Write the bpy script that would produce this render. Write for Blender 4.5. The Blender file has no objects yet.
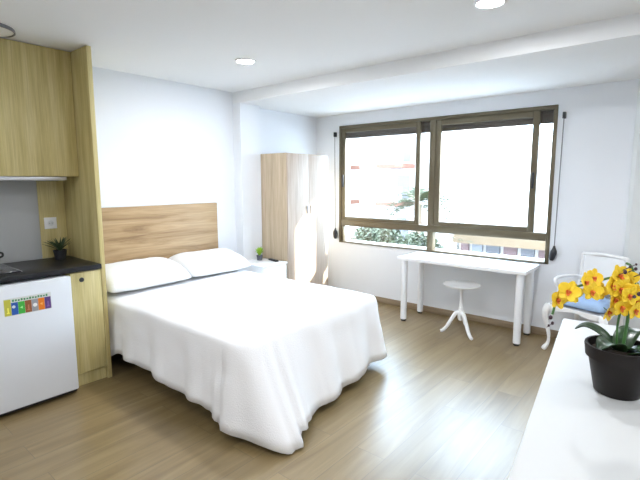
import bpy, bmesh, math, random
from mathutils import Vector, Matrix, noise
PI = math.pi
R = random.Random(7)
scn = bpy.context.scene
COL = scn.collection

# ------------------------------------------------------------------ materials
def new_mat(name):
    m = bpy.data.materials.new(name); m.use_nodes = True
    nt = m.node_tree
    return m, nt, nt.nodes['Principled BSDF']

def plain(name, col, rough=.5, metal=0, spec=.5, bump=0, bscale=60, var=0.04, vscale=3, trans=0):
    """procedural material: a base colour with a soft noise variation and optional fine bump"""
    m, nt, b = new_mat(name)
    n = nt.nodes.new('ShaderNodeTexNoise'); n.inputs['Scale'].default_value = vscale
    tc = nt.nodes.new('ShaderNodeTexCoord'); nt.links.new(tc.outputs['Object'], n.inputs['Vector'])
    mix = nt.nodes.new('ShaderNodeMixRGB')
    mix.inputs[1].default_value = (*[c*(1-var) for c in col], 1)
    mix.inputs[2].default_value = (*[min(1, c*(1+var)) for c in col], 1)
    nt.links.new(n.outputs['Fac'], mix.inputs[0]); nt.links.new(mix.outputs[0], b.inputs['Base Color'])
    b.inputs['Roughness'].default_value = rough; b.inputs['Metallic'].default_value = metal
    b.inputs['Specular IOR Level'].default_value = spec
    if bump:
        n2 = nt.nodes.new('ShaderNodeTexNoise'); n2.inputs['Scale'].default_value = bscale
        nt.links.new(tc.outputs['Object'], n2.inputs['Vector'])
        bp = nt.nodes.new('ShaderNodeBump'); bp.inputs['Strength'].default_value = bump; bp.inputs['Distance'].default_value = .01
        nt.links.new(n2.outputs['Fac'], bp.inputs['Height']); nt.links.new(bp.outputs[0], b.inputs['Normal'])
    return m

def ramp(nt, stops):
    r = nt.nodes.new('ShaderNodeValToRGB'); e = r.color_ramp.elements
    e[0].position, e[0].color = stops[0][0], (*stops[0][1], 1)
    e[1].position, e[1].color = stops[-1][0], (*stops[-1][1], 1)
    for p, c in stops[1:-1]:
        x = e.new(p); x.color = (*c, 1)
    return r

def wood(name, dark, mid, light, grain='z', rough=.45, knots=True, fine=1.0):
    m, nt, b = new_mat(name)
    tc = nt.nodes.new('ShaderNodeTexCoord')
    mp = nt.nodes.new('ShaderNodeMapping')
    s = {'z': (9, 9, .75), 'y': (9, .8, 9), 'x': (.8, 9, 9)}[grain]
    mp.inputs['Scale'].default_value = s
    nt.links.new(tc.outputs['Object'], mp.inputs['Vector'])
    n = nt.nodes.new('ShaderNodeTexNoise'); n.inputs['Scale'].default_value = 1.3; n.inputs['Detail'].default_value = 7
    n.inputs['Roughness'].default_value = .62; n.inputs['Distortion'].default_value = .9 if knots else .2
    nt.links.new(mp.outputs[0], n.inputs['Vector'])
    r = ramp(nt, [(.3, dark), (.5, mid), (.72, light)])
    nt.links.new(n.outputs['Fac'], r.inputs[0])
    mp2 = nt.nodes.new('ShaderNodeMapping'); mp2.inputs['Scale'].default_value = tuple(v*(8 if v > 2 else 2)*fine for v in s)
    nt.links.new(tc.outputs['Object'], mp2.inputs['Vector'])
    n2 = nt.nodes.new('ShaderNodeTexNoise'); n2.inputs['Scale'].default_value = 2; n2.inputs['Detail'].default_value = 3
    nt.links.new(mp2.outputs[0], n2.inputs['Vector'])
    r2 = ramp(nt, [(.35, (.80, .78, .74)), (.6, (1, 1, 1))])
    nt.links.new(n2.outputs['Fac'], r2.inputs[0])
    mx = nt.nodes.new('ShaderNodeMixRGB'); mx.blend_type = 'MULTIPLY'; mx.inputs[0].default_value = .8
    nt.links.new(r.outputs[0], mx.inputs[1]); nt.links.new(r2.outputs[0], mx.inputs[2])
    nt.links.new(mx.outputs[0], b.inputs['Base Color'])
    b.inputs['Roughness'].default_value = rough
    bp = nt.nodes.new('ShaderNodeBump'); bp.inputs['Strength'].default_value = .12; bp.inputs['Distance'].default_value = .004
    nt.links.new(n2.outputs['Fac'], bp.inputs['Height']); nt.links.new(bp.outputs[0], b.inputs['Normal'])
    return m

def floor_mat():
    m, nt, b = new_mat('oak_floor')
    tc = nt.nodes.new('ShaderNodeTexCoord')
    mp = nt.nodes.new('ShaderNodeMapping'); mp.inputs['Rotation'].default_value = (0, 0, PI/2)
    nt.links.new(tc.outputs['Object'], mp.inputs['Vector'])
    br = nt.nodes.new('ShaderNodeTexBrick')
    br.inputs['Scale'].default_value = 1; br.inputs['Brick Width'].default_value = 1.25; br.inputs['Row Height'].default_value = .19
    br.inputs['Mortar Size'].default_value = .0018; br.inputs['Mortar Smooth'].default_value = .3
    br.inputs['Color1'].default_value = (.30, .30, .30, 1); br.inputs['Color2'].default_value = (.75, .75, .75, 1)
    br.inputs['Mortar'].default_value = (.5, .5, .5, 1); br.offset = .37
    nt.links.new(mp.outputs[0], br.inputs['Vector'])
    # grain along Y, shifted from plank to plank
    sc = nt.nodes.new('ShaderNodeMapping'); sc.inputs['Scale'].default_value = (13, 1.0, 1)
    nt.links.new(tc.outputs['Object'], sc.inputs['Vector'])
    add = nt.nodes.new('ShaderNodeVectorMath'); add.operation = 'MULTIPLY_ADD'
    add.inputs[1].default_value = (30, 30, 30)
    nt.links.new(br.outputs['Color'], add.inputs[0]); nt.links.new(sc.outputs[0], add.inputs[2])
    n = nt.nodes.new('ShaderNodeTexNoise'); n.inputs['Scale'].default_value = 1.0; n.inputs['Detail'].default_value = 7
    n.inputs['Roughness'].default_value = .6; n.inputs['Distortion'].default_value = .7
    nt.links.new(add.outputs[0], n.inputs['Vector'])
    r = ramp(nt, [(.27, (.165, .112, .046)), (.5, (.235, .168, .076)), (.74, (.305, .228, .115))])
    nt.links.new(n.outputs['Fac'], r.inputs[0])
    mx = nt.nodes.new('ShaderNodeMixRGB'); mx.blend_type = 'MULTIPLY'; mx.inputs[0].default_value = 1
    r3 = ramp(nt, [(.25, (.93, .93, .93)), (.8, (1.05, 1.04, 1.03))])
    nt.links.new(br.outputs['Color'], r3.inputs[0])
    nt.links.new(r.outputs[0], mx.inputs[1]); nt.links.new(r3.outputs[0], mx.inputs[2])
    mx2 = nt.nodes.new('ShaderNodeMixRGB'); mx2.inputs[2].default_value = (.14, .105, .06, 1)
    nt.links.new(br.outputs['Fac'], mx2.inputs[0]); nt.links.new(mx.outputs[0], mx2.inputs[1])
    nt.links.new(mx2.outputs[0], b.inputs['Base Color'])
    b.inputs['Roughness'].default_value = .32
    b.inputs['Specular IOR Level'].default_value = 1.0
    bp = nt.nodes.new('ShaderNodeBump'); bp.inputs['Strength'].default_value = .1; bp.inputs['Distance'].default_value = .003
    nt.links.new(n.outputs['Fac'], bp.inputs['Height']); nt.links.new(bp.outputs[0], b.inputs['Normal'])
    return m

def glass_mat(name='window_glass'):
    m = bpy.data.materials.new(name); m.use_nodes = True; nt = m.node_tree
    nt.nodes.remove(nt.nodes['Principled BSDF']); out = nt.nodes['Material Output']
    t = nt.nodes.new('ShaderNodeBsdfTransparent'); t.inputs[0].default_value = (.97, .98, .98, 1)
    g = nt.nodes.new('ShaderNodeBsdfGlossy'); g.inputs['Roughness'].default_value = .02
    lw = nt.nodes.new('ShaderNodeLayerWeight'); pw = nt.nodes.new('ShaderNodeMath'); pw.operation = 'POWER'; pw.inputs[1].default_value = 4
    nt.links.new(lw.outputs['Facing'], pw.inputs[0])
    f = nt.nodes.new('ShaderNodeMath'); f.operation = 'MULTIPLY_ADD'; f.inputs[1].default_value = .5; f.inputs[2].default_value = .03
    nt.links.new(pw.outputs[0], f.inputs[0])
    x = nt.nodes.new('ShaderNodeMixShader')
    nt.links.new(f.outputs[0], x.inputs[0]); nt.links.new(t.outputs[0], x.inputs[1]); nt.links.new(g.outputs[0], x.inputs[2])
    nt.links.new(x.outputs[0], out.inputs[0])
    return m

def emit_mat(name, col, s):
    m, nt, b = new_mat(name)
    b.inputs['Base Color'].default_value = (1, 1, 1, 1)
    b.inputs['Emission Color'].default_value = (*col, 1); b.inputs['Emission Strength'].default_value = s
    return m

M = {}
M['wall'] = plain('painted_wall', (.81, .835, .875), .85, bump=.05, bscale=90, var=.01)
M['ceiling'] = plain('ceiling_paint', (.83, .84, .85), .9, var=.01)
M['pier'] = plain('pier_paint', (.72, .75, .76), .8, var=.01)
M['backsplash'] = plain('backsplash_laminate', (.42, .43, .43), .35, var=.02)
M['floor'] = floor_mat()
M['skirt'] = wood('skirting_wood', (.20, .145, .09), (.27, .20, .13), (.34, .26, .17), 'x', .5)
M['kitchen'] = wood('kitchen_oak', (.46, .37, .145), (.60, .505, .225), (.71, .62, .32), 'z', .45, knots=False)
M['headboard'] = wood('headboard_oak', (.26, .155, .07), (.45, .30, .155), (.54, .39, .225), 'y', .5)
M['wardrobe'] = wood('wardrobe_oak', (.44, .34, .23), (.57, .46, .33), (.66, .55, .41), 'z', .5, knots=False)
M['wardrobe_door'] = wood('wardrobe_door_oak', (.43, .34, .27), (.50, .40, .32), (.56, .46, .38), 'z', .5, knots=False)
M['white'] = plain('white_lacquer', (.86, .87, .88), .35, var=.01)
M['whitemetal'] = plain('white_powder_coat', (.85, .87, .90), .35, var=.01)
M['counterwhite'] = plain('white_worktop', (.52, .53, .53), .5, spec=.35, var=.015, vscale=6)
M['fridge'] = plain('fridge_enamel', (.74, .77, .81), .3, var=.01)
M['rubber'] = plain('dark_rubber', (.025, .025, .028), .6)
M['granite'] = plain('black_granite', (.012, .012, .014), .35, spec=.3, var=.5, vscale=220)
M['hob'] = plain('black_glass', (.012, .012, .014), .08)
M['black'] = plain('black_plastic', (.015, .016, .02), .4)
M['rod'] = plain('grey_rod', (.24, .25, .27), .35, metal=.6)
M['steel'] = plain('brushed_steel', (.55, .56, .58), .35, metal=.7)
M['bronze'] = plain('bronze_aluminium', (.135, .112, .07), .38, metal=.35, var=.08, vscale=8)
M['shutter'] = plain('brown_shutter', (.10, .078, .065), .6)
M['glass'] = glass_mat()
M['linen'] = plain('white_linen', (.87, .87, .88), .92, spec=.15, bump=.25, bscale=140, var=.012)
M['mattress'] = plain('mattress_ticking', (.75, .75, .77), .9, bump=.2)
M['bedbase'] = plain('grey_bed_base', (.09, .095, .11), .85, bump=.2)
M['blue'] = plain('blue_cushion', (.34, .48, .70), .8, bump=.3, bscale=120, var=.06, vscale=12)
M['leaf'] = plain('orchid_leaf', (.016, .048, .014), .3, var=.35, vscale=14)
M['leafdark'] = plain('dark_foliage', (.05, .085, .035), .5, var=.4, vscale=20)
M['stem'] = plain('green_stem', (.06, .17, .045), .4, var=.2)
M['petal'] = plain('yellow_petal', (.93, .63, .025), .5, var=.10, vscale=60)
M['lip'] = plain('orange_lip', (.75, .18, .03), .5, var=.2, vscale=60)
M['bud'] = plain('dark_bud', (.05, .02, .035), .4)
M['pot'] = plain('brown_plastic_pot', (.010, .007, .006), .45, spec=.3)
M['soil'] = plain('soil', (.04, .028, .02), .95, bump=.8, bscale=80)
M['lime'] = plain('lime_leaf', (.32, .55, .04), .45, var=.3, vscale=40)
M['greypot'] = plain('grey_pot', (.13, .14, .17), .5)
M['lens'] = emit_mat('lamp_lens', (.97, .98, 1), 30)
M['render_pale'] = plain('pale_render', (.52, .47, .43), .9, var=.04)
M['brick'] = plain('pink_brick', (.17, .075, .05), .9, var=.1)
M['awning'] = plain('beige_awning', (.13, .085, .045), .8)
M['shopdark'] = plain('shop_glass', (.05, .045, .05), .3)
M['shopred'] = plain('shop_red', (.10, .045, .04), .5)
M['shopgrey'] = plain('shop_grey', (.16, .16, .17), .6)
M['asphalt'] = plain('asphalt', (.30, .30, .30), .9)
M['tree'] = plain('tree_leaf', (.035, .042, .016), .6, var=.5, vscale=3)
M['palm'] = plain('palm_leaf', (.035, .043, .017), .6, var=.4, vscale=3)
M['bark'] = plain('bark', (.18, .13, .09), .9, bump=.6)

# ------------------------------------------------------------------ mesh helpers
def nb(): return bmesh.new()

def add_box(bm, x0, x1, y0, y1, z0, z1, bev=0, seg=2):
    t = bmesh.new(); bmesh.ops.create_cube(t, size=1)
    bmesh.ops.scale(t, vec=(x1-x0, y1-y0, z1-z0), verts=t.verts)
    bmesh.ops.translate(t, vec=((x0+x1)/2, (y0+y1)/2, (z0+z1)/2), verts=t.verts)
    if bev: bmesh.ops.bevel(t, geom=list(t.edges), offset=bev, segments=seg, affect='EDGES', profile=.5)
    merge(bm, t)

def merge(bm, t):
    me = bpy.data.meshes.new('tmp'); t.to_mesh(me); t.free(); bm.from_mesh(me); bpy.data.meshes.remove(me)

def add_lathe(bm, prof, n=32, loc=(0, 0, 0), cap=True):
    rings = []
    for r, z in prof:
        rings.append([bm.verts.new((loc[0]+r*math.cos(2*PI*i/n), loc[1]+r*math.sin(2*PI*i/n), loc[2]+z)) for i in range(n)])
    for a, b in zip(rings, rings[1:]):
        for i in range(n):
            bm.faces.new((a[i], a[(i+1) % n], b[(i+1) % n], b[i]))
    if cap:
        bm.faces.new(list(reversed(rings[0]))); bm.faces.new(rings[-1])

def add_tube(bm, pts, rad, n=10):
    pts = [Vector(p) for p in pts]
    rads = rad if isinstance(rad, (list, tuple)) else [rad]*len(pts)
    rings = []; up = None
    for i, p in enumerate(pts):
        d = (pts[min(i+1, len(pts)-1)]-pts[max(i-1, 0)]).normalized()
        if up is None: up = Vector((0, 0, 1)) if abs(d.z) < .9 else Vector((1, 0, 0))
        s = d.cross(up).normalized(); up = s.cross(d).normalized()
        rings.append([bm.verts.new(p+(s*math.cos(2*PI*k/n)+up*math.sin(2*PI*k/n))*rads[i]) for k in range(n)])
    for a, b in zip(rings, rings[1:]):
        for k in range(n): bm.faces.new((a[k], a[(k+1) % n], b[(k+1) % n], b[k]))
    bm.faces.new(list(reversed(rings[0]))); bm.faces.new(rings[-1])

def smooth_pts(pts, n=6):
    """Catmull-Rom through the points"""
    P = [Vector(p) for p in pts]; P = [P[0]*2-P[1]]+P+[P[-1]*2-P[-2]]; out = []
    for i in range(1, len(P)-2):
        for k in range(n):
            t = k/n; a, b, c, d = P[i-1], P[i], P[i+1], P[i+2]
            out.append(.5*((2*b)+(c-a)*t+(2*a-5*b+4*c-d)*t*t+(-a+3*b-3*c+d)*t**3))
    out.append(P[-2]); return out

WM = {}
def finish(name, bm, mat, parent=None, world=True, smooth=False):
    bmesh.ops.recalc_face_normals(bm, faces=bm.faces)
    if parent is not None and world: bm.transform(WM[parent.name].inverted())
    me = bpy.data.meshes.new(name); bm.to_mesh(me); bm.free()
    if mat: me.materials.append(mat)
    if smooth:
        for p in me.polygons: p.use_smooth = True
        if smooth != 'all' and hasattr(me, 'set_sharp_from_angle'): me.set_sharp_from_angle(angle=math.radians(40))
    o = bpy.data.objects.new(name, me); COL.objects.link(o)
    if parent is not None: o.parent = parent; WM[o.name] = WM[parent.name].copy()
    else: WM[o.name] = Matrix.Identity(4)
    return o

def thing(name, label, cat, loc=(0, 0, 0), rz=0, group=None):
    o = bpy.data.objects.new(name, None); COL.objects.link(o)
    o.location = loc; o.rotation_euler = (0, 0, rz); o.empty_display_size = .1
    WM[o.name] = Matrix.Translation(loc) @ Matrix.Rotation(rz, 4, 'Z')
    o['label'] = label; o['category'] = cat
    if group: o['group'] = group
    return o

def tag(o, label, cat, group=None):
    o['label'] = label; o['category'] = cat
    if group: o['group'] = group
    return o

def box(name, dims, mat, parent=None, bev=0, world=True):
    bm = nb(); add_box(bm, *dims, bev=bev)
    return finish(name, bm, mat, parent, world, smooth=bool(bev))

def struct(o):
    o['kind'] = 'structure'; return o

def dup(root, loc, rz=0, label=None, group=None):
    r = root.copy(); COL.objects.link(r); r.location = loc; r.rotation_euler = (0, 0, rz)
    if label: r['label'] = label
    if group: r['group'] = group
    for ch in list(root.children):
        c = ch.copy(); COL.objects.link(c); c.parent = r
        for g in list(ch.children):
            d = g.copy(); COL.objects.link(d); d.parent = c
    return r

# ------------------------------------------------------------------ the room
H, HB, D, B = 2.529, 2.407, 3.244, 1.794
YB, XR, XP = -3.4, 6.2, 3.615
WX0, WX1, WZ0, WZ1 = .402, 3.002, .729, 2.261
struct(box('floor', (-.2, XR+.2, YB-.2, D+.24, -.12, 0), M['floor']))
struct(box('ceiling', (-.2, XR+.2, YB-.2, D+.24, H, H+.15), M['ceiling']))
struct(box('trim_1', (0, XR, B, D, HB, H), M['ceiling']))                    # lowered soffit along the window wall
struct(box('wall_left', (-.2, 0, YB-.2, D+.24, 0, H), M['wall']))
struct(box('wall_front', (0, XR, YB-.2, YB, 0, H), M['wall']))
struct(box('wall_right', (XR, XR+.2, YB-.2, D+.24, 0, H), M['wall']))
bm = nb()
add_box(bm, 0, WX0, D, D+.24, 0, H); add_box(bm, WX1, XR, D, D+.24, 0, H)
add_box(bm, WX0, WX1, D, D+.24, 0, WZ0); add_box(bm, WX0, WX1, D, D+.24, WZ1, H)
struct(finish('wall_window', bm, M['wall']))
struct(box('trim_2', (0, .125, B, B+.292, 0, HB), M['wall']))                 # little pier on the left wall
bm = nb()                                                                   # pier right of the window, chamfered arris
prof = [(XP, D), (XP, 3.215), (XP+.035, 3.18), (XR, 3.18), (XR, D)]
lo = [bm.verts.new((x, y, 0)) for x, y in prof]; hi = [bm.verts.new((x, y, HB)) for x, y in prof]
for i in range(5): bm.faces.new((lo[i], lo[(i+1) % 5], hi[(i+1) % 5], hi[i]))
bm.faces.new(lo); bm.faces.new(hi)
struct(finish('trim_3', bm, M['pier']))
def baseboard(name, *d): struct(box(name, d, M['skirt'], bev=.004))
baseboard('baseboard_window', 0, XP, D-.014, D, 0, .075)
baseboard('baseboard_left', 0, .014, 2.055, D-.014, 0, .075)
baseboard('baseboard_front', 0, XR, YB, YB+.014, 0, .075)

# ------------------------------------------------------------------ window
win = thing('window_1', '', '', ((WX0+WX1)/2, D, WZ0))
del win['label']; del win['category']; struct(win)
F0, F1 = D-.012, D+.07
bm = nb(); t = .036
add_box(bm, WX0, WX0+t, F0, F1, WZ0, WZ1, .004); add_box(bm, WX1-t, WX1, F0, F1, WZ0, WZ1, .004)
add_box(bm, WX0, WX1, F0-.002, F1, WZ1-t, WZ1, .004); add_box(bm, WX0, WX1, F0, F1, WZ0, WZ0+.018, .003)
finish('outer_frame', bm, M['bronze'], win, smooth=True)
box('transom', (WX0+t, WX1-t, F0+.004, F1, .955, 1.035), M['bronze'], win, .006)
box('mullion', (1.69, 1.765, F0+.006, F1, WZ0+.018, WZ1-t), M['bronze'], win, .005)
def sash(x0, x1, y0, z0, z1, fw, handle_x):
    bm = nb(); y1 = y0+.03
    add_box(bm, x0, x0+fw, y0, y1, z0, z1, .004); add_box(bm, x1-fw, x1, y0, y1, z0, z1, .004)
    add_box(bm, x0+fw, x1-fw, y0, y1, z0, z0+fw*.8, .004); add_box(bm, x0+fw, x1-fw, y0, y1, z1-fw, z1, .004)
    s = finish('sash', bm, M['bronze'], win, smooth=True)
    box('pane', (x0+fw, x1-fw, y0+.012, y0+.018, z0+fw*.8, z1-fw), M['glass'], s)
    bm = nb(); add_box(bm, handle_x-.011, handle_x+.011, y0-.022, y0, 1.47, 1.63, .006)
    finish('sash_handle', bm, M['black'], s, smooth=True)
sash(WX0+t, 1.572, D-.003, 1.035, WZ1-t, .055, WX0+t+.028)
sash(1.765, 2.845, D-.003, 1.035, WZ1-t, .062, 2.815)
# outer glass of the two sliding tracks and the fixed lower lights
for i, (x0, x1, z0, z1) in enumerate([(1.5, 1.69, 1.035, WZ1-t), (2.78, WX1-t, 1.035, WZ1-t), (WX0+t, 1.69, WZ0+.018, .955), (1.765, WX1-t, WZ0+.018, .955)]):
    box('fixed_pane', (x0, x1, D+.045, D+.05, z0, z1), M['glass'], win)
box('lower_stile', (WX0+t, WX0+t+.03, D, D+.05, WZ0+.018, .955), M['bronze'], win, .003)
bm = nb()
for k in range(4): add_box(bm, WX0+.005, WX1-.005, D+.10, D+.118, 2.105+k*.04, 2.1455+k*.04, .003)
finish('shutter_slats', bm, M['shutter'], win, smooth=True)
struct(box('trim_4', (WX0, WX1, D+.07, D+.30, WZ0-.03, WZ0), M['white']))      # outside sill

def crank(x0, x1, label, tilt_handle):
    yy = D-.035
    r = thing('shutter_crank', label, 'crank rod', (x0, yy, 2.17), 0, 'crank rods of the window shutter')
    bm = nb(); add_box(bm, x0-.013, x0+.013, yy-.012, D, 2.125, 2.185, .005); finish('bracket', bm, M['black'], r, smooth=True)
    bm = nb(); add_tube(bm, [(x0, yy, 2.13), (x1, yy, .90)], .0048, 10); finish('rod', bm, M['rod'], r, smooth=True)
    bm = nb()
    add_tube(bm, smooth_pts([(x1, yy, .92), (x1-.002, yy, .87), (x1+tilt_handle, yy, .82), (x1+tilt_handle*1.5, yy, .775)], 4),
             [.009, .012, .016, .022, .028, .031, .032, .031, .03, .028, .026, .022, .014], 12)
    finish('handle', bm, M['black'], r, smooth=True)
crank(.345, .36, 'thin shutter crank rod with black handle, left of the window beside the wardrobe', .0)
crank(3.062, 3.052, 'thin shutter crank rod with long black handle, right of the window above the chair', -.012)

# ------------------------------------------------------------------ ceiling lights
def downlight(x, y, lab, grp=None):
    r = thing('downlight', lab, 'ceiling light', (x, y, H), 0, grp)
    bm = nb(); add_lathe(bm, [(.088, 0), (.088, -.006), (.082, -.010), (.072, -.010), (.068, -.004)], 32, (x, y, H), cap=False)
    finish('ring', bm, M['white'], r, smooth=True)
    bm = nb(); add_lathe(bm, [(.0685, -.002), (.0685, -.0055)], 32, (x, y, H)); finish('lens', bm, M['lens'], r)
    return r
d0 = downlight(1.14, 1.0, 'round recessed ceiling light above the bed, the one fully in view')
DL = [(3.11, 1.06)]
lab2 = 'round recessed ceiling light cut by the top edge of the photo, right of centre'
for (x, y) in DL: dup(d0, (x, y, H), 0, lab2)
for (x, y) in [(3.1, -1.2), (5.0, 1.0), (5.0, -1.2), (1.5, -2.6)]:  # assumed extra fittings, added out of view to brighten the room
    dup(d0, (x, y, H), 0, 'round recessed ceiling light added out of view to brighten the room', 'added ceiling lights out of view')
for (x, y) in [(1.14, 1.0), (3.11, 1.06), (3.1, -1.2), (5.0, 1.0), (5.0, -1.2), (1.5, -2.6)]:  # beams of the two seen fittings, then of the added unseen ones
    l = bpy.data.lights.new('downlight_beam', 'AREA'); l.shape = 'DISK'; l.size = .10; l.energy = 9; l.color = (.95, .97, 1)
    o = bpy.data.objects.new('downlight_beam', l); COL.objects.link(o); o.location = (x, y, H-.012)
r = thing('ceiling_lamp', 'unlit round ceiling lamp with thin dark rim, above the kitchen cabinet in the corner', 'ceiling lamp', (.50, -.62, H))
bm = nb(); add_lathe(bm, [(.165, 0), (.168, -.012), (.168, -.020), (.160, -.022), (.158, -.016)], 48, (.50, -.62, H), cap=False); finish('rim', bm, M['rod'], r, smooth=True)
bm = nb(); add_lathe(bm, [(.158, 0), (.158, -.015), (.12, -.022), (.02, -.026)], 48, (.50, -.62, H)); finish('diffuser', bm, M['white'], r, smooth=True)

# ------------------------------------------------------------------ kitchen
o = tag(box('end_panel', (.001, .6, -.034, 0, .0, H-.004), M['kitchen'], bev=.0015), 'tall oak end panel between the kitchen units and the bed', 'panel')
r = thing('upper_cabinet', 'oak wall cabinet at the top left above the hob', 'cabinet', (.16, -.6, 1.587))
box('carcass', (.001, .315, -1.24, -.036, 1.587, H-.005), M['kitchen'], r, .001)
for y0, y1 in ((-.638, -.038), (-1.24, -.642)):
    box('door', (.316, .335, y0, y1, 1.590, H-.006), M['kitchen'], r, .0015)
r = thing('cooker_hood', 'slim pale grey cooker hood strip under the oak wall cabinet', 'cooker hood', (.16, -.45, 1.56))
box('body', (.02, .30, -.78, -.135, 1.556, 1.585), M['steel'], r, .003)
box('front_visor', (.301, .337, -.78, -.130, 1.558, 1.585), M['steel'], r, .004)
box('filter', (.05, .28, -.74, -.17, 1.552, 1.5555), M['shopdark'], r)
o = tag(box('splashback', (.0005, .008, -1.6, -.2355, .926, 1.55), M['backsplash']), 'pale grey splashback panel behind the hob', 'splashback')
o = tag(box('wood_back_panel', (.0005, .014, -.235, -.035, .926, 1.586), M['kitchen']), 'oak back panel in the kitchen corner carrying the white socket', 'panel')
r = thing('wall_socket', 'square white power socket above the dark potted plant', 'socket', (.015, -.155, 1.21))
box('plate', (.0145, .022, -.205, -.112, 1.165, 1.258), M['white'], r, .003)
bm = nb(); add_tube(bm, [(.0225, -.158, 1.211), (.026, -.158, 1.211)], .022, 24); finish('socket_ring', bm, M['pier'], r)
for yy in (-.167, -.149):
    bm = nb(); add_tube(bm, [(.026, yy, 1.211), (.0268, yy, 1.211)], .003, 10); finish('pin_hole', bm, M['black'], r)
o = tag(box('worktop', (.015, .62, -1.6, -.035, .887, .925), M['granite'], bev=.003), 'black stone kitchen worktop over the white fridge', 'worktop')
r = thing('hob', 'black glass hob set in the black worktop at the left edge', 'hob', (.27, -.83, .926))
box('glass_plate', (.05, .50, -1.12, -.535, .9255, .932), M['hob'], r, .002)
box('bevel_strip', (.05, .50, -.5345, -.527, .9255, .931), M['steel'], r, .001)
for cx, cy, rr in ((.16, -.68, .075), (.38, -.70, .09), (.16, -.97, .09), (.38, -.97, .075)):
    bm = nb(); add_lathe(bm, [(rr, 0), (rr, .0006), (rr-.003, .0006), (rr-.003, 0)], 40, (cx, cy, .9322), cap=False); finish('cooking_zone', bm, M['shopgrey'], r)
r = thing('saucepan', 'black pan handle poking in at the left edge above the hob', 'pan', (.17, -.70, .933))
bm = nb(); add_lathe(bm, [(.07, 0), (.078, .004), (.082, .07), (.084, .07), (.080, .0), (.02, .002)], 32, (.17, -.72, .934), cap=False)
bm2 = nb(); add_lathe(bm2, [(0.001, 0), (.078, .001), (.083, .075), (.080, .075), (.074, .006), (.001, .006)], 32, (.17, -.72, .934), cap=False); bm.free()
finish('pan_body', bm2, M['black'], r, smooth=True)
bm = nb(); add_tube(bm, smooth_pts([(.16, -.645, .995), (.13, -.60, 1.01), (.09, -.55, 1.02), (.075, -.525, 1.01), (.085, -.53, .99), (.12, -.57, .985)], 5), .008, 10); finish('handle', bm, M['black'], r, smooth=True)

r = thing('base_cabinet', 'narrow oak base cabinet between the white fridge and the tall panel', 'cabinet', (.3, -.16, 0))
box('carcass', (.02, .58, -.262, -.036, .10, .886), M['kitchen'], r, .001)
dr = box('door', (.581, .60, -.260, -.037, .105, .880), M['kitchen'], r, .0015)
bm = nb(); add_tube(bm, [(.60, -.188, .826), (.612, -.188, .826), (.62, -.188, .826), (.628, -.188, .826)], [.007, .009, .018, .015], 16)
finish('knob', bm, M['black'], dr, smooth=True)
box('plinth', (.08, .575, -.262, -.036, 0, .10), M['kitchen'], r)

r = thing('mini_fridge', 'white mini fridge with a strip of coloured stickers, under the black worktop', 'fridge', (.45, -.58, 0))
box('cabinet', (.08, .665, -.86, -.288, .035, .872), M['fridge'], r, .006)
dr = box('door', (.672, .715, -.86, -.296, .045, .884), M['fridge'], r, .008)
box('door_seal', (.6655, .6715, -.85, -.295, .05, .87), M['rubber'], r)
for x, y in ((.13, -.82), (.13, -.33), (.62, -.82), (.62, -.33)):
    bm = nb(); add_lathe(bm, [(.02, 0), (.02, .036)], 16, (x, y, 0)); finish('foot', bm, M['rubber'], r)
box('kick_strip', (.60, .664, -.855, -.292, .012, .0345), M['rubber'], r)
# sticker strip on the door
st = box('sticker_strip', (.7151, .7158, -.712, -.434, .683, .798), plain('sticker_paper', (.62, .64, .62), .6), dr)
cols = [(.55, .52, .06), (.02, .10, .42), (.05, .42, .05), (.28, .09, .03), (.32, .33, .36), (.75, .20, .01), (.11, .05, .22)]
yy = -.710; ww = .274/7
for i, c in enumerate(cols):
    z1 = .793 if i == 0 else .768
    p = box('colour_field', (.7159, .7163, yy+i*ww, yy+(i+1)*ww-.001, .686, z1), plain('sticker_%d' % i, c, .5), st)
    bm = nb(); z = .728; ymid = yy+(i+.5)*ww
    if i == 1: add_tube(bm, [(.7164, ymid-.006, z+.012), (.7168, ymid-.006, z+.012)], .010, 14)
    elif i in (2, 5): add_tube(bm, [(.7164, ymid, z), (.7168, ymid, z)], .011, 3)
    elif i == 4: add_tube(bm, [(.7164, ymid, z), (.7168, ymid, z)], .013, 16)
    else: add_box(bm, .7164, .7168, ymid-.008, ymid+.008, z-.028, z-.020); add_box(bm, .7164, .7168, ymid-.003, ymid+.004, z-.0205, z+.010)
    finish('icon', bm, plain('icon_%d' % i, {1: (.6, .7, .8), 2: (.35, .8, .3), 5: (.9, .45, .1), 4: (.85, .85, .85)}.get(i, tuple(min(1, v*1.7+.03) for v in c)), .5), st)
bm = nb()
for k in range(13):
    y0 = -.664+k*.0165
    add_box(bm, .7159, .7163, y0, y0+.011, .774+.001*(k % 2), .789-.002*(k % 3))
finish('title_marks', bm, plain('title_green', (.06, .25, .10), .5), st)

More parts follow.
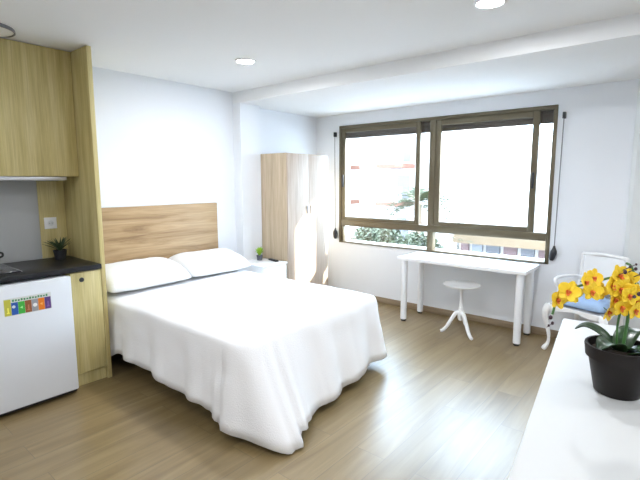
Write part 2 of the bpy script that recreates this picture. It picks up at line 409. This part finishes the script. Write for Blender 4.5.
def potted(name, label, cx, cy, cz, pr, ph, potm, leafm, n, spread, height, seed, blade=.012):
    rr = random.Random(seed)
    r = thing(name, label, 'plant', (cx, cy, cz))
    bm = nb(); add_lathe(bm, [(0.001, 0), (pr*.78, 0), (pr*.97, ph*.86), (pr, ph*.86), (pr*1.02, ph), (pr*.92, ph), (pr*.88, ph*.8), (.001, ph*.8)], 24, (cx, cy, cz), cap=False)
    finish('pot', bm, potm, r, smooth=True)
    bm = nb()
    for k in range(n):
        a = rr.uniform(0, 2*PI); s = spread*rr.uniform(.3, 1); h = height*rr.uniform(.55, 1)
        dx, dy = math.cos(a), math.sin(a); w = blade*rr.uniform(.7, 1.2)
        prev = None
        for j in range(6):
            t = j/5; px = cx+dx*s*t**1.4; py = cy+dy*s*t**1.4; pz = cz+ph*.8+h*(t-.25*t*t*(s/spread))
            ww = w*math.sin(PI*(.12+.86*t)); nx, ny = -dy*ww, dx*ww
            cur = (bm.verts.new((px+nx, py+ny, pz)), bm.verts.new((px, py, pz-ww*.35)), bm.verts.new((px-nx, py-ny, pz)))
            if prev:
                bm.faces.new((prev[0], prev[1], cur[1], cur[0])); bm.faces.new((prev[1], prev[2], cur[2], cur[1]))
            prev = cur
    f = finish('foliage', bm, leafm, r, smooth='all')
    sol = f.modifiers.new('thick', 'SOLIDIFY'); sol.thickness = .0012
    return r
potted('potted_plant', 'dark leafy plant in a black pot in the kitchen corner on the black worktop', .15, -.15, .926, .05, .075, M['black'], M['leafdark'], 46, .125, .135, 3, .008)
r = potted('potted_plant', 'small lime green plant in a grey pot on the nightstand', .245, 1.93, .641, .036, .06, M['greypot'], M['lime'], 60, .055, .13, 5, .012)

# ------------------------------------------------------------------ bed
r = thing('bed', 'double bed with oak headboard, covered by the white bedspread', 'bed', (1.07, .82, 0))
bm = nb(); add_box(bm, .002, .032, .03, 1.512, .12, 1.315, .003)
hb = finish('headboard', bm, M['headboard'], r, smooth=True)
box('base', (.04, 2.02, .14, 1.52, .14, .36), M['bedbase'], r, .02)
box('mattress', (.04, 2.06, .12, 1.53, .362, .596), M['mattress'], r, .05)
for x, y in ((.15, .22), (.15, 1.44), (1.92, .22), (1.92, 1.44)):
    bm = nb(); add_lathe(bm, [(.028, 0), (.034, .14)], 16, (x, y, 0)); finish('leg', bm, M['black'], r, smooth=True)

def lerp_tab(tab, s):
    if s <= tab[0][0]: return tab[0][1]
    for (a, va), (b, vb) in zip(tab, tab[1:]):
        if s <= b: 
            u = (s-a)/(b-a); u = u*u*(3-2*u); return va+(vb-va)*u
    return tab[-1][1]

def bedspread():
    x0, x1, y0, y1, zt = .10, 2.09, .095, 1.555, .612
    rc = .10
    # path: left side (towards foot), round corner, foot edge, round corner, right side (towards head)
    path = []
    def seg(p, q, n):
        for i in range(n): path.append((Vector(p)+(Vector(q)-Vector(p))*(i/n), None))
    nA, nC, nF = 70, 14, 56
    pts = []
    for i in range(nA): pts.append((x0+(x1-rc-x0)*i/nA, y0, 0, -1))
    for i in range(nC):
        a = -PI/2+PI/2*i/nC; pts.append((x1-rc+rc*math.cos(a), y0+rc+rc*math.sin(a), math.cos(a), math.sin(a)))
    for i in range(nF): pts.append((x1, y0+rc+(y1-y0-2*rc)*i/nF, 1, 0))
    for i in range(nC):
        a = PI/2*i/nC; pts.append((x1-rc+rc*math.cos(a), y1-rc+rc*math.sin(a), math.cos(a), math.sin(a)))
    for i in range(nA+1): pts.append((x1-rc-(x1-rc-x0)*i/nA, y1, 0, 1))
    # arc length
    S = [0]
    for p, q in zip(pts, pts[1:]): S.append(S[-1]+math.hypot(q[0]-p[0], q[1]-p[1]))
    sA = x1-rc-x0; sc1 = sA+rc*PI/4; sF0 = sA+rc*PI/2; sF1 = sF0+(y1-y0-2*rc); sc2 = sF1+rc*PI/4
    hem = [(0, .17), (.25, .165), (.4, .14), (.55, .19), (1.0, .175), (1.45, .14), (1.62, .14), (1.72, .12), (sA-.03, .075), (sc1, .045), (sF0-.02, .010), (sF0+.05, .018), (sF0+.11, .06),
           (sF0+.30, .05), (sF0+.55, .055), (sF0+.9, .07), (sF1-.05, .10), (sc2, .10), (sc2+.2, .10), (9, .12)]
    flare = [(0, .03), (sA, .20), (sc1, .245), (sF0-.02, .32), (sF0+.05, .31), (sF0+.12, .235), (sF0+.22, .18), (sF0+.45, .13), (sF0+.8, .10), (sF1-.1, .06), (sc2, .07), (sc2+.25, .05), (9, .05)]
    sidef = [(0, .02), (sA-.3, .03), (sc1, .04), (sF0, .04), (sF1, .05), (sc2, .06), (sc2+.4, .05), (sc2+1.2, .0), (9, .0)]
    bm = nb(); T = [0, .035, .08, .15, .24, .34, .45, .56, .67, .78, .89, 1.0]
    rings = []
    cx, cy = (x0+x1)/2, (y0+y1)/2
    def topz(x, y):
        v = Vector((x*2.1, y*2.1, 0))
        return zt+.010*noise.noise(v)+.005*noise.noise(v*2.7)-.012*max(0, (abs(y-cy)/(y1-y0)*2)**4)
    for j in range(len(pts)):
        x, y, nx, ny = pts[j]; s = S[j]
        hz, fl, fs = lerp_tab(hem, s), lerp_tab(flare, s), lerp_tab(sidef, s)
        col = []
        for k, t in enumerate(T):
            fold = (.55*math.sin(s*17+.8*math.sin(s*3.1)+t*.8)+.45*abs(math.sin(s*14.5+1.3-t*.6))**.7+.3*noise.noise(Vector((s*4, t*1.5, 3))))
            amp = .034*t**1.1*(1 if s < sc2+.9 else .25)
            out = .012+.02*min(1, t*9)**.5+amp*fold
            out += .012*noise.noise(Vector((s*5, t*4, 9)))*min(1, t*6)
            px, py = x+nx*(out+fl*t**1.2), y+ny*(out+fs*t**1.15)
            # gathered pleats running out of the mattress corner
            if abs(s-sc1) < .42:
                g = math.cos((s-sc1)/.42*PI/2)**2*t; q = .020*math.sin((s-sc1)*62)*g
                px += q*(nx if nx > .3 else .3); py += q*(ny if ny < -.3 else 0)
            rnd = .035*min(1, t/.08)**2 if t < .08 else .035
            z = topz(x, y)-rnd*0-(topz(x, y)-hz)*(t if t > .08 else t*.6+.032*(t/.08)) if t else topz(x, y)-.008
            zz = max(hz+.012*noise.noise(Vector((s*6, 0, 5)))*(t > .95), .006) if t == 1 else z
            col.append(bm.verts.new((px, py, zz)))
        rings.append(col)
    for a, b in zip(rings, rings[1:]):
        for k in range(len(T)-1): bm.faces.new((a[k], a[k+1], b[k+1], b[k]))
    # top: rows across between matching left and right border points
    n = len(pts)
    # inner rings towards a spine line
    prev = [c[0] for c in rings]
    spine = lambda x: (min(max(x, x0), x1-.62), cy)
    for lev in (.025, .07, .14, .24, .36, .5, .65, .8, .92, 1.0):
        cur = []
        for j in range(n):
            x, y = pts[j][0], pts[j][1]; sx, sy = spine(x)
            px, py = x+(sx-x)*lev, y+(sy-y)*lev
            cur.append(bm.verts.new((px, py, topz(px, py)+ (0.0 if lev > .03 else -.001))))
        for j in range(n-1): bm.faces.new((prev[j], prev[j+1], cur[j+1], cur[j]))
        prev = cur
    bmesh.ops.remove_doubles(bm, verts=bm.verts, dist=.0004)
    o = finish('bedspread', bm, M['linen'], None, smooth='all')
    sol = o.modifiers.new('cloth', 'SOLIDIFY'); sol.thickness = .006; sol.offset = 0
    return o
tag(bedspread(), 'white bedspread hanging over the sides and foot of the double bed', 'bedspread')

def pillow(name, x0, x1, y0, y1, z0, hgt, lab, seed):
    bm = nb(); nx, ny = 26, 34; g = {}
    for side in (1, -1):
        for i in range(nx+1):
            for j in range(ny+1):
                u, v = i/nx*2-1, j/ny*2-1
                e = (max(0, 1-abs(u)**2.8)*max(0, 1-abs(v)**6))**.38
                x = (x0+x1)/2+(x1-x0)/2*u*(1-.03*(v*v)); y = (y0+y1)/2+(y1-y0)/2*v*(1-.02*(u*u))
                w = .010*noise.noise(Vector((u*2+seed, v*2, side)))+.005*noise.noise(Vector((u*6+seed, v*5, side)))
                base = .03
                tilt = .085*(1-u)/2        # propped up against the headboard
                z = z0+base+tilt+(hgt*e if side > 0 else -base*e*1.0-tilt*e*.9)+w*e
                if side < 0: z = max(z, z0+.001)
                edge = i in (0, nx) or j in (0, ny)
                key = (i, j, 0 if edge else side)
                if key not in g: g[key] = bm.verts.new((x, y, z))
    for side in (1, -1):
        for i in range(nx):
            for j in range(ny):
                q = []
                for a, b in ((i, j), (i+1, j), (i+1, j+1), (i, j+1)):
                    edge = a in (0, nx) or b in (0, ny); q.append(g[(a, b, 0 if edge else side)])
                bm.faces.new(q if side > 0 else q[::-1])
    o = finish(name, bm, M['linen'], None, smooth='all'); tag(o, lab, 'pillow', 'pillows against the oak headboard'); return o
pillow('pillow', .045, .53, .06, .832, .630, .115, 'white pillow on the bed beside the tall kitchen panel', 1.0)
pillow('pillow', .045, .52, .836, 1.57, .630, .115, 'white pillow on the bed nearer the nightstand', 4.0)

# nightstand with remote
r = thing('nightstand', 'plain white nightstand between the bed and the wardrobe', 'nightstand', (.34, 1.85, 0))
box('top', (.126, .56, 1.685, 2.065, .620, .640), M['white'], r, .002)
box('body', (.135, .54, 1.695, 2.055, .06, .6195), M['white'], r, .002)
for z0, z1 in ((.07, .335), (.343, .612)):
    dd = box('drawer', (.541, .556, 1.698, 2.052, z0, z1), M['white'], r, .002)
    bm = nb(); add_tube(bm, [(.5565, 1.86, (z0+z1)/2), (.575, 1.86, (z0+z1)/2)], [.006, .011], 14); finish('knob', bm, M['steel'], dd, smooth=True)
bm = nb(); add_box(bm, .145, .53, 1.705, 2.045, 0, .06); finish('plinth', bm, M['white'], r)
r = thing('remote_control', 'black remote control on the nightstand beside the small plant', 'remote control', (.40, 2.0, .641), math.radians(-14))
box('casing', (-.085, .085, -.02, .02, 0, .018), M['black'], r, .006, world=False)
bm = nb()
for i in range(6):
    for j in range(3): add_box(bm, -.06+i*.021, -.050+i*.021, -.013+j*.010, -.007+j*.010, .0182, .0196)
finish('buttons', bm, M['shopgrey'], r, world=False)

# wardrobe
r = thing('wardrobe', 'oak two-door wardrobe in the corner left of the window', 'wardrobe', (.28, 2.45, 0))
wy0, wy1 = 2.092, 2.815
box('body', (.016, .53, wy0, wy1, .06, 1.862), M['wardrobe'], r, .002)
box('plinth', (.03, .50, wy0+.01, wy1-.01, 0, .06), M['wardrobe'], r)
mid = (wy0+wy1)/2
for y0, y1, hy in ((wy0+.001, mid-.0015, mid-.03), (mid+.0015, wy1-.001, mid+.03)):
    dd = box('door', (.531, .55, y0, y1, .065, 1.858), M['wardrobe_door'], r, .002)
    bm = nb(); add_box(bm, .5505, .566, hy-.006, hy+.006, 1.16, 1.26, .003); finish('handle', bm, M['steel'], dd, smooth=True)

# ------------------------------------------------------------------ desk, stool
r = thing('desk', 'long white desk on round legs under the window', 'desk', (2.27, 2.97, 0))
box('tabletop', (1.605, 2.935, 2.715, 3.228, .690, .724), M['white'], r, .003)
for x, y in ((1.665, 2.775), (2.875, 2.775), (1.675, 3.15), (2.865, 3.15)):
    bm = nb(); add_lathe(bm, [(.033, .022), (.034, .026), (.034, .6895)], 24, (x, y, 0)); lg = finish('leg', bm, M['whitemetal'], r, smooth=True)
    bm = nb(); add_lathe(bm, [(.026, 0), (.028, .0215)], 20, (x, y, 0)); finish('foot_pad', bm, M['rubber'], lg, smooth=True)

sx, sy = 2.315, 2.79
r = thing('stool', 'small white pedestal stool with round seat and three curved legs, under the desk', 'stool', (sx, sy, 0))
bm = nb(); add_lathe(bm, [(.001, .478), (.10, .480), (.165, .488), (.180, .500), (.181, .507), (.176, .508), (.165, .502), (.001, .498)], 48, (sx, sy, 0), cap=False)
finish('seat', bm, M['white'], r, smooth=True)
bm = nb(); add_lathe(bm, [(.02, .13), (.030, .15), (.034, .20), (.026, .235), (.019, .25), (.024, .262), (.017, .275), (.016, .40), (.020, .45), (.035, .475), (.05, .4785)], 24, (sx, sy, 0))
finish('column', bm, M['white'], r, smooth=True)
for ax, ay in ((2.155, 2.672), (2.50, 2.63), (2.29, 3.02)):
    dx, dy = ax-sx, ay-sy; bm = nb()
    add_tube(bm, smooth_pts([(sx+dx*.07, sy+dy*.07, .205), (sx+dx*.25, sy+dy*.25, .205), (sx+dx*.48, sy+dy*.48, .135), (sx+dx*.70, sy+dy*.70, .060), (sx+dx*.9, sy+dy*.9, .022), (sx+dx, sy+dy, .016)], 5),
             [.020]*8+[.019]*6+[.017]*6+[.015]*6, 12)
    finish('leg', bm, M['white'], r, smooth=True)

# ------------------------------------------------------------------ chair (local frame: +x = sitter's left..., front is -y)
r = thing('armchair', 'white carved armchair with blue seat cushion in the corner right of the window', 'chair', (3.408, 2.932, 0), math.radians(-20))
W2, Dp = .235, .19
def cab(bm, x, y, ox, oy):
    add_tube(bm, smooth_pts([(x, y, .43), (x+ox*.018, y+oy*.018, .37), (x+ox*.016, y+oy*.016, .29), (x-ox*.006, y-oy*.006, .17), (x-ox*.008, y-oy*.008, .08), (x+ox*.012, y+oy*.012, .025), (x+ox*.022, y+oy*.022, .006)], 5),
             [.030, .032, .033, .033, .032, .031, .030, .028, .026, .025, .023, .021, .019, .018, .017, .016, .015, .014, .014, .014, .014, .015, .017, .019, .021, .022, .022, .021, .020, .019, .012][:31], 14)
for x, y, ox, oy in ((-W2, -Dp, -1, -1), (W2, -Dp, 1, -1)):
    bm = nb(); cab(bm, x, y, ox, oy); finish('leg', bm, M['white'], r, world=False, smooth=True)
for s in (-1, 1):
    bm = nb(); add_tube(bm, smooth_pts([(s*W2*.82, Dp, .45), (s*W2*.80, Dp, .25), (s*W2*.84, Dp+.03, .012)], 6), [.022]*7+[.018]*6, 12); finish('leg', bm, M['white'], r, world=False, smooth=True)
bm = nb()      # apron with a curved lower edge
def apron(p, q, th):
    N = 16; V = []
    p, q = Vector(p), Vector(q); d = (q-p).normalized(); nrm = Vector((-d.y, d.x, 0))*th/2
    for i in range(N+1):
        t = i/N; c = p+(q-p)*t; zl = .385+.022*math.sin(PI*t)+.008*math.cos(4*PI*t)
        V.append([bm.verts.new(c+nrm+Vector((0, 0, .44))), bm.verts.new(c-nrm+Vector((0, 0, .44))), bm.verts.new(c-nrm+Vector((0, 0, zl))), bm.verts.new(c+nrm+Vector((0, 0, zl)))])
    for a, b in zip(V, V[1:]):
        for k in range(4): bm.faces.new((a[k], a[(k+1) % 4], b[(k+1) % 4], b[k]))
    bm.faces.new(V[0]); bm.faces.new(V[-1])
apron((-W2, -Dp, 0), (W2, -Dp, 0), .03); apron((W2, -Dp, 0), (W2*.82, Dp, 0), .03); apron((-W2, -Dp, 0), (-W2*.82, Dp, 0), .03); apron((-W2*.82, Dp, 0), (W2*.82, Dp, 0), .03)
add_box(bm, -W2*.85, W2*.85, -Dp, Dp, .425, .44)
finish('seat_frame', bm, M['white'], r, world=False)
bm = nb(); N = 20      # cushion
grid = {}
for sd in (1, -1):
    for i in range(N+1):
        for j in range(N+1):
            u, v = i/N*2-1, j/N*2-1; e = ((1-u**4)*(1-v**4))**.5
            xx = u*(W2-.004-.03*(v+1)/2)*(1-.03*v*v); y = v*(Dp-.004)*(1-.03*u*u)
            k = (i, j, 0 if (i in (0, N) or j in (0, N)) else sd)
            if k not in grid: grid[k] = bm.verts.new((xx, y, .464+(.066*e if sd > 0 else -.022*e)))
for sd in (1, -1):
    for i in range(N):
        for j in range(N):
            bm.faces.new([grid[(a, b, 0 if (a in (0, N) or b in (0, N)) else sd)] for a, b in ((i, j), (i+1, j), (i+1, j+1), (i, j+1))])
finish('seat_cushion', bm, M['blue'], r, world=False, smooth='all')
bx = W2*.80
bm = nb()
for s in (-1, 1): add_tube(bm, smooth_pts([(s*bx, Dp, .43), (s*bx, Dp+.015, .62), (s*(bx+.005), Dp+.035, .875)], 6), [.019]*7+[.015]*6, 12)
add_tube(bm, smooth_pts([(-bx-.005, Dp+.035, .872), (-bx*.5, Dp+.037, .880), (0, Dp+.037, .884), (bx*.5, Dp+.037, .880), (bx+.005, Dp+.035, .872)], 5), .016, 12)
add_tube(bm, [(-bx, Dp+.006, .545), (bx, Dp+.006, .545)], .014, 12)
finish('back_frame', bm, M['white'], r, world=False, smooth=True)
bm = nb(); N = 12; V = []
for i in range(N+1):
    t = i/N; z = .555+.31*t; y = Dp+.008+.026*t
    V.append([bm.verts.new((-bx+.014, y-.008, z)), bm.verts.new((bx-.014, y-.008, z)), bm.verts.new((bx-.014, y+.008, z)), bm.verts.new((-bx+.014, y+.008, z))])
for a, b in zip(V, V[1:]):
    for k in range(4): bm.faces.new((a[k], a[(k+1) % 4], b[(k+1) % 4], b[k]))
bm.faces.new(V[0]); bm.faces.new(V[-1])
finish('back_panel', bm, M['whitemetal'], r, world=False)
for s in (-1, 1):
    bm = nb()
    add_tube(bm, smooth_pts([(s*bx, Dp+.015, .655), (s*(bx+.02), Dp-.08, .672), (s*(W2+.015), Dp-.20, .668), (s*(W2+.02), Dp-.27, .655), (s*(W2+.012), Dp-.285, .62), (s*W2, Dp-.25, .54), (s*W2, Dp-.26, .43)], 6), .014, 12)
    finish('armrest', bm, M['white'], r, world=False, smooth=True)

# ------------------------------------------------------------------ white island in the foreground and orchid
r = thing('kitchen_island', 'white worktop island in the right foreground under the orchid', 'island', (3.632, .772, 0), math.radians(7.2))
box('worktop', (0, 1.45, -1.95, 0, .865, .90), M['counterwhite'], r, .004, world=False)
box('body', (.03, 1.42, -1.92, -.03, .08, .8645), M['white'], r, .002, world=False)
box('plinth', (.06, 1.38, -1.88, -.06, 0, .08), M['white'], r, world=False)

ox, oy, oz = 3.932, .035, .901
r = thing('orchid', 'yellow orchid in a dark brown pot on the white worktop', 'plant', (ox, oy, oz))
bm = nb()
add_lathe(bm, [(.001, 0), (.058, 0), (.062, .004), (.083, .110), (.091, .112), (.095, .145), (.094, .150), (.087, .150), (.083, .120), (.001, .118)], 48, (ox, oy, oz), cap=False)
finish('pot', bm, M['pot'], r, smooth=True)
bm = nb(); add_lathe(bm, [(.086, .120), (.080, .128), (.04, .134), (.001, .136)], 32, (ox, oy, oz), cap=False); finish('soil', bm, M['soil'], r, smooth=True)
Rt = Vector((.768, .641, 0)); Fw = Vector((-.64, .768, 0)); U = Vector((0, 0, 1)); O = Vector((ox, oy, oz))
def P(a, h, d=0): return O+Rt*a+U*h+Fw*d      # a along the arc of blossoms, h up, d deeper
def leaf(pts, w, curl=.3, mat='leaf', name='leaf'):
    bm = nb(); C = smooth_pts(pts, 6); n = len(C)-1; prev = None
    for i, c in enumerate(C):
        t = i/n; d = (C[min(i+1, n)]-C[max(i-1, 0)]).normalized(); sd = d.cross(U)
        sd = sd.normalized() if sd.length > .1 else Rt
        up = sd.cross(d).normalized()
        ww = w*(math.sin(PI*min(1, (.13+.87*t)))**.55)*(1 if t < .98 else .3)
        cur = []
        for k in range(5):
            f = k/2-1; cur.append(bm.verts.new(c+sd*ww*f+up*curl*ww*(f*f)))
        if prev:
            for k in range(4): bm.faces.new((prev[k], prev[k+1], cur[k+1], cur[k]))
        prev = cur
    o = finish(name, bm, M[mat], r, smooth='all')
    s = o.modifiers.new('thick', 'SOLIDIFY'); s.thickness = .0025
    return o
leaf([P(-.005, .130), P(-.028, .158, -.01), P(-.060, .162, -.02), P(-.082, .140, -.02)], .034)
leaf([P(.0, .130), P(.035, .165, .03), P(.07, .180, .05), P(.10, .165, .06)], .032)
leaf([P(.01, .130, -.02), P(.045, .145, -.05), P(.085, .125, -.07), P(.115, .085, -.075)], .030)
leaf([P(.0, .130, .02), P(-.03, .170, .05), P(-.06, .185, .08), P(-.085, .17, .10)], .028)
leaf([P(.012, .132, .0), P(.03, .15, -.03), P(.055, .14, -.075), P(.075, .115, -.10)], .022)
main = smooth_pts([P(.005, .12), P(.012, .19), P(.015, .25), P(.008, .32), P(-.02, .362, -.01), P(-.06, .365, -.02), P(-.11, .355, -.03), P(-.175, .340, -.04), P(-.225, .305, -.045), P(-.238, .262, -.045)], 6)
bm = nb(); add_tube(bm, main, [.0048]*20+[.0035]*(len(main)-20), 10); finish('stem', bm, M['stem'], r, smooth=True)
s2 = smooth_pts([P(-.008, .12, .0), P(-.014, .19), P(-.010, .25), P(.010, .30), P(.02, .35, -.01), P(.005, .395, -.01), P(-.005, .405)], 6)
bm = nb(); add_tube(bm, s2, .0034, 10); finish('stem', bm, M['stem'], r, smooth=True)
s3 = smooth_pts([P(.014, .28), P(.03, .315, -.01), P(.035, .345)], 5)
bm = nb(); add_tube(bm, s3, .003, 8); finish('stem', bm, M['stem'], r, smooth=True)

def petal_mesh(bm, mtx, L, Wd, bend):
    nL, nW = 7, 4; rows = []
    for i in range(nL+1):
        t = i/nL; w = Wd*math.sin(PI*(.10+.84*t))**.7; row = []
        for k in range(-nW, nW+1):
            f = k/nW; z = bend*L*t*t*.5+.18*w*f*f+.05*L*math.sin(5*t+f*3)*.2
            row.append(bm.verts.new(mtx @ Vector((w*f, L*t, z))))
        rows.append(row)
    for a, b in zip(rows, rows[1:]):
        for k in range(len(a)-1): bm.faces.new((a[k], a[k+1], b[k+1], b[k]))
def flower(c, yaw, tilt, size, spin):
    # faces roughly towards the room (-Fw)
    nrm = (-Fw*math.cos(yaw)+Rt*math.sin(yaw)); nrm = (nrm*math.cos(tilt)+U*math.sin(tilt)).normalized()
    X = U.cross(nrm).normalized(); Y = nrm.cross(X)
    base = Matrix((X, Y, nrm)).transposed().to_4x4(); base.translation = c
    bm = nb()
    for k, (ang, L, Wd) in enumerate(((0, 1.0, .36), (72, 1.0, .55), (144, .95, .36), (216, .95, .36), (288, 1.0, .55))):
        m = base @ Matrix.Rotation(math.radians(ang)+spin, 4, 'Z') @ Matrix.Rotation(.12, 4, 'X') @ Matrix.Translation((0, .002, .0015*(k % 2)))
        petal_mesh(bm, m, size*L, size*Wd, .25)
    f = finish('flower', bm, M['petal'], r, smooth='all')
    s = f.modifiers.new('thick', 'SOLIDIFY'); s.thickness = .0010
    bm = nb()
    for ang, L in ((180, .42), (120, .25), (240, .25)):
        m = base @ Matrix.Rotation(math.radians(ang)+spin, 4, 'Z') @ Matrix.Translation((0, 0, .003))
        petal_mesh(bm, m, size*L, size*.17, 1.4)
    add_tube(bm, [c+nrm*.002, c+nrm*.012], [.004, .003], 8)
    l = finish('lip', bm, M['lip'], f, smooth='all')
    s = l.modifiers.new('thick', 'SOLIDIFY'); s.thickness = .0010
    bm = nb(); add_tube(bm, [c-nrm*.001, c-nrm*.014+U*.004], .0016, 6); finish('stalk', bm, M['stem'], f)
FL = [(-.212, .292, -.05, .3, .1), (-.185, .318, -.06, -.4, .2), (-.160, .305, -.03, .1, -.1), (-.135, .342, -.05, .5, .3), (-.118, .318, -.06, -.2, 0), (-.100, .350, -.03, .2, .4),
      (-.058, .332, -.05, .3, .1), (-.075, .312, -.02, -.5, -.2), (-.020, .372, -.04, .2, .3), (.010, .362, -.03, -.4, .1), (-.018, .335, -.05, 0, 0), (-.028, .302, -.04, .4, -.1), (.002, .318, -.06, -.1, 0),
      (.045, .292, -.03, -.4, -.1), (.028, .272, -.05, .2, -.2), (-.012, .282, -.05, .1, -.2), (-.036, .262, -.03, .5, -.3), (.050, .312, -.01, -.6, .2)]
for a, h, dd, yw, tl in FL:
    flower(P(a-(.018 if a < -.05 else .030), h+(.016 if a < -.05 else .004), dd), yw, tl, .029*R.uniform(.92, 1.12), R.uniform(-.4, .4))
for a, h, q in ((-.035, .393, .0050), (-.022, .408, .0036), (-.006, .402, .0042), (.012, .388, .0062), (.010, .330, .0055), (.030, .318, .0055), (-.003, .322, .0045), (-.236, .262, .0052), (-.230, .245, .0042), (-.240, .238, .0032), (-.006, .415, .003)):
    bm = nb(); bmesh.ops.create_uvsphere(bm, u_segments=12, v_segments=8, radius=q)
    bmesh.ops.scale(bm, vec=(1, 1, 1.25), verts=bm.verts); bmesh.ops.translate(bm, vec=P(a-.022, h, -.075), verts=bm.verts)
    b = finish('bud', bm, M['bud'], r, smooth='all')
    bm = nb(); add_tube(bm, [P(a-.022, h, -.075), P(a*.97-.020, h-.012, -.05), P(a*.95-.015, h-.02, -.03)], .0013, 6); finish('bud_stalk', bm, M['bud'], b)

# ------------------------------------------------------------------ outside
struct(box('ground', (-45, 35, D+.9, 60, -3.25, -3.0), M['asphalt']))
def building(name, label, x0, x1, y0, z1, mat, flats):
    r = thing(name, label, 'building', ((x0+x1)/2, y0+3, -3.0))
    box('wall', (x0, x1, y0, y0+7, -3, z1), M[mat], r)
    box('roof', (x0, x1, y0-.2, y0+7.2, z1, z1+.25), M['render_pale'], r)
    return r
r = building('apartment_building', 'sunlit pale apartment block with pink balconies seen through the left panes', -16, -2.9, 15, 5.2, 'render_pale', 3)
for bx0, bx1 in ((-9.4, -7.45), (-5.9, -4.75)):
    for z in (-1.2, .55, 2.05, 3.7):
        s = box('balcony', (bx0, bx1, 13.9, 15, z, z+.16), M['brick'], r)
        box('parapet', (bx0, bx1, 13.9, 14.0, z+.16, z+.75), M['render_pale'], s)
for wx in (-15, -13, -11, -8.9, -7.0, -5.6):
    for z in (-1.0, .75, 2.25, 3.9):
        w = box('window', (wx, wx+.75, 14.93, 15.0, z, z+1.1), M['render_pale'], r)
        box('window_pane', (wx+.08, wx+.67, 14.91, 14.929, z+.08, z+1.02), M['shopgrey'], w)
r = building('shop_building', 'low pale building with a row of shop fronts seen below the window transom', -2.88, 9, 15.2, 2.8, 'render_pale', 1)
cz = -.50
box('canopy', (-2.75, 8.9, 14.3, 15.2, cz-.22, cz+.12), M['awning'], r)
xs = -2.75
for k, (w, c) in enumerate(((.30, 'shopred'), (.38, 'shopgrey'), (.5, 'shopdark'), (.46, 'shopred'), (.44, 'shopdark'), (.3, 'shopred'), (.5, 'shopdark'), (.5, 'shopred'), (.5, 'shopdark'), (.5, 'shopgrey'), (.5, 'shopdark'), (.6, 'shopred'))):
    box('shop_front', (xs, xs+w, 15.08, 15.2, -2.9, -.72), M[c], r); xs += w+.14
for k in range(8):
    box('window', (-1.9+k*1.3, -1.1+k*1.3, 15.12, 15.2, .9, 2.0), M['render_pale'], r)

def tree(name, label, x, y, zb, zt, rad, n, lm, seed, palm=False):
    rr = random.Random(seed)
    r = thing(name, label, 'tree', (x, y, zb))
    bm = nb(); add_tube(bm, smooth_pts([(x, y, zb), (x+.08, y, (zb+zt)/2), (x, y, zt)], 5), [.16]*3+[.11]*8, 10); finish('trunk', bm, M['bark'], r, smooth=True)
    bm = nb()
    if palm:
        for k in range(n):
            a = rr.uniform(0, 2*PI); e = rr.uniform(-.3, 1.1); L = rad*rr.uniform(.8, 1.1)
            d = Vector((math.cos(a)*math.cos(e), math.sin(a)*math.cos(e), math.sin(e)))
            pr = None
            for j in range(9):
                t = j/8; c = Vector((x, y, zt))+d*L*t+Vector((0, 0, -L*.75*t*t)); sd = d.cross(U).normalized()
                if j:
                    for s in (-1, 1):
                        tip = c+sd*s*.32*math.sin(PI*min(1, t*.85+.1))+d*.15-U*.10
                        v = [bm.verts.new(c), bm.verts.new(c+d*.05), bm.verts.new(tip)]; bm.faces.new(v)
                        v = [bm.verts.new(c+d*.09), bm.verts.new(c+d*.14), bm.verts.new(tip+d*.12)]; bm.faces.new(v)
    else:
        for k in range(n):
            v = Vector((rr.gauss(0, 1), rr.gauss(0, 1), rr.gauss(0, 1))).normalized()*rad*rr.random()**.35
            c = Vector((x+v.x, y+v.y, zt+v.z*.7)); c += Vector([.2*q for q in noise.noise_vector(c*1.2)])
            q = Matrix.Rotation(rr.uniform(0, PI), 3, 'X') @ Matrix.Rotation(rr.uniform(0, 2*PI), 3, 'Z'); s = rr.uniform(.05, .10)
            bm.faces.new([bm.verts.new(c+q @ Vector(w)*s) for w in ((-1, 0, 0), (0, -.5, .1), (1, 0, 0), (0, .5, .1))])
    bm2 = bm; f = finish('crown', bm2, lm, r)
    return r
tree('palm_tree', 'palm tree outside, behind the left window panes', -3.3, 12.6, -3, .75, 1.6, 40, M['palm'], 2, True)
tree('tree', 'small leafy tree outside, beyond the lower left window pane', -3.5, 10.4, -3, -.30, .80, 1900, M['tree'], 4)
tree('tree', 'small leafy tree outside, at the left of the window mullion', -1.55, 9.4, -3, -.42, .62, 1500, M['tree'], 9)

# ------------------------------------------------------------------ light
w = bpy.data.worlds.new('World'); scn.world = w; w.use_nodes = True
bg = w.node_tree.nodes['Background']; bg.inputs[0].default_value = (.62, .80, 1.0, 1); bg.inputs[1].default_value = 8.0
sun = bpy.data.lights.new('sun', 'SUN'); sun.energy = 9; sun.angle = math.radians(1.2); sun.color = (1, .94, .84)
so = bpy.data.objects.new('sun', sun); COL.objects.link(so)
so.rotation_euler = Vector((-1, -.52, -.50)).to_track_quat('-Z', 'Y').to_euler()
so.location = (8, 8, 8)

# ------------------------------------------------------------------ camera
cam = bpy.data.cameras.new('camera'); co = bpy.data.objects.new('camera', cam); COL.objects.link(co)
cam.sensor_width = 36; cam.lens = 449.34/640*36; cam.clip_start = .02; cam.clip_end = 200
fw = Vector((-.63549271, .76102547, -.13034282)); rt = Vector((.76773514, .64076439, -.00193385)); up = Vector((-.08204733, .10129771, .9914671))
mw = Matrix((rt, up, -fw)).transposed().to_4x4(); mw.translation = (4.073, -1.5624, 1.55)
co.matrix_world = mw
scn.camera = co
vs = scn.view_settings; vs.view_transform = 'Standard'; vs.look = 'None'; vs.gamma = 1; vs.exposure = 1.17; vs.use_curve_mapping = False
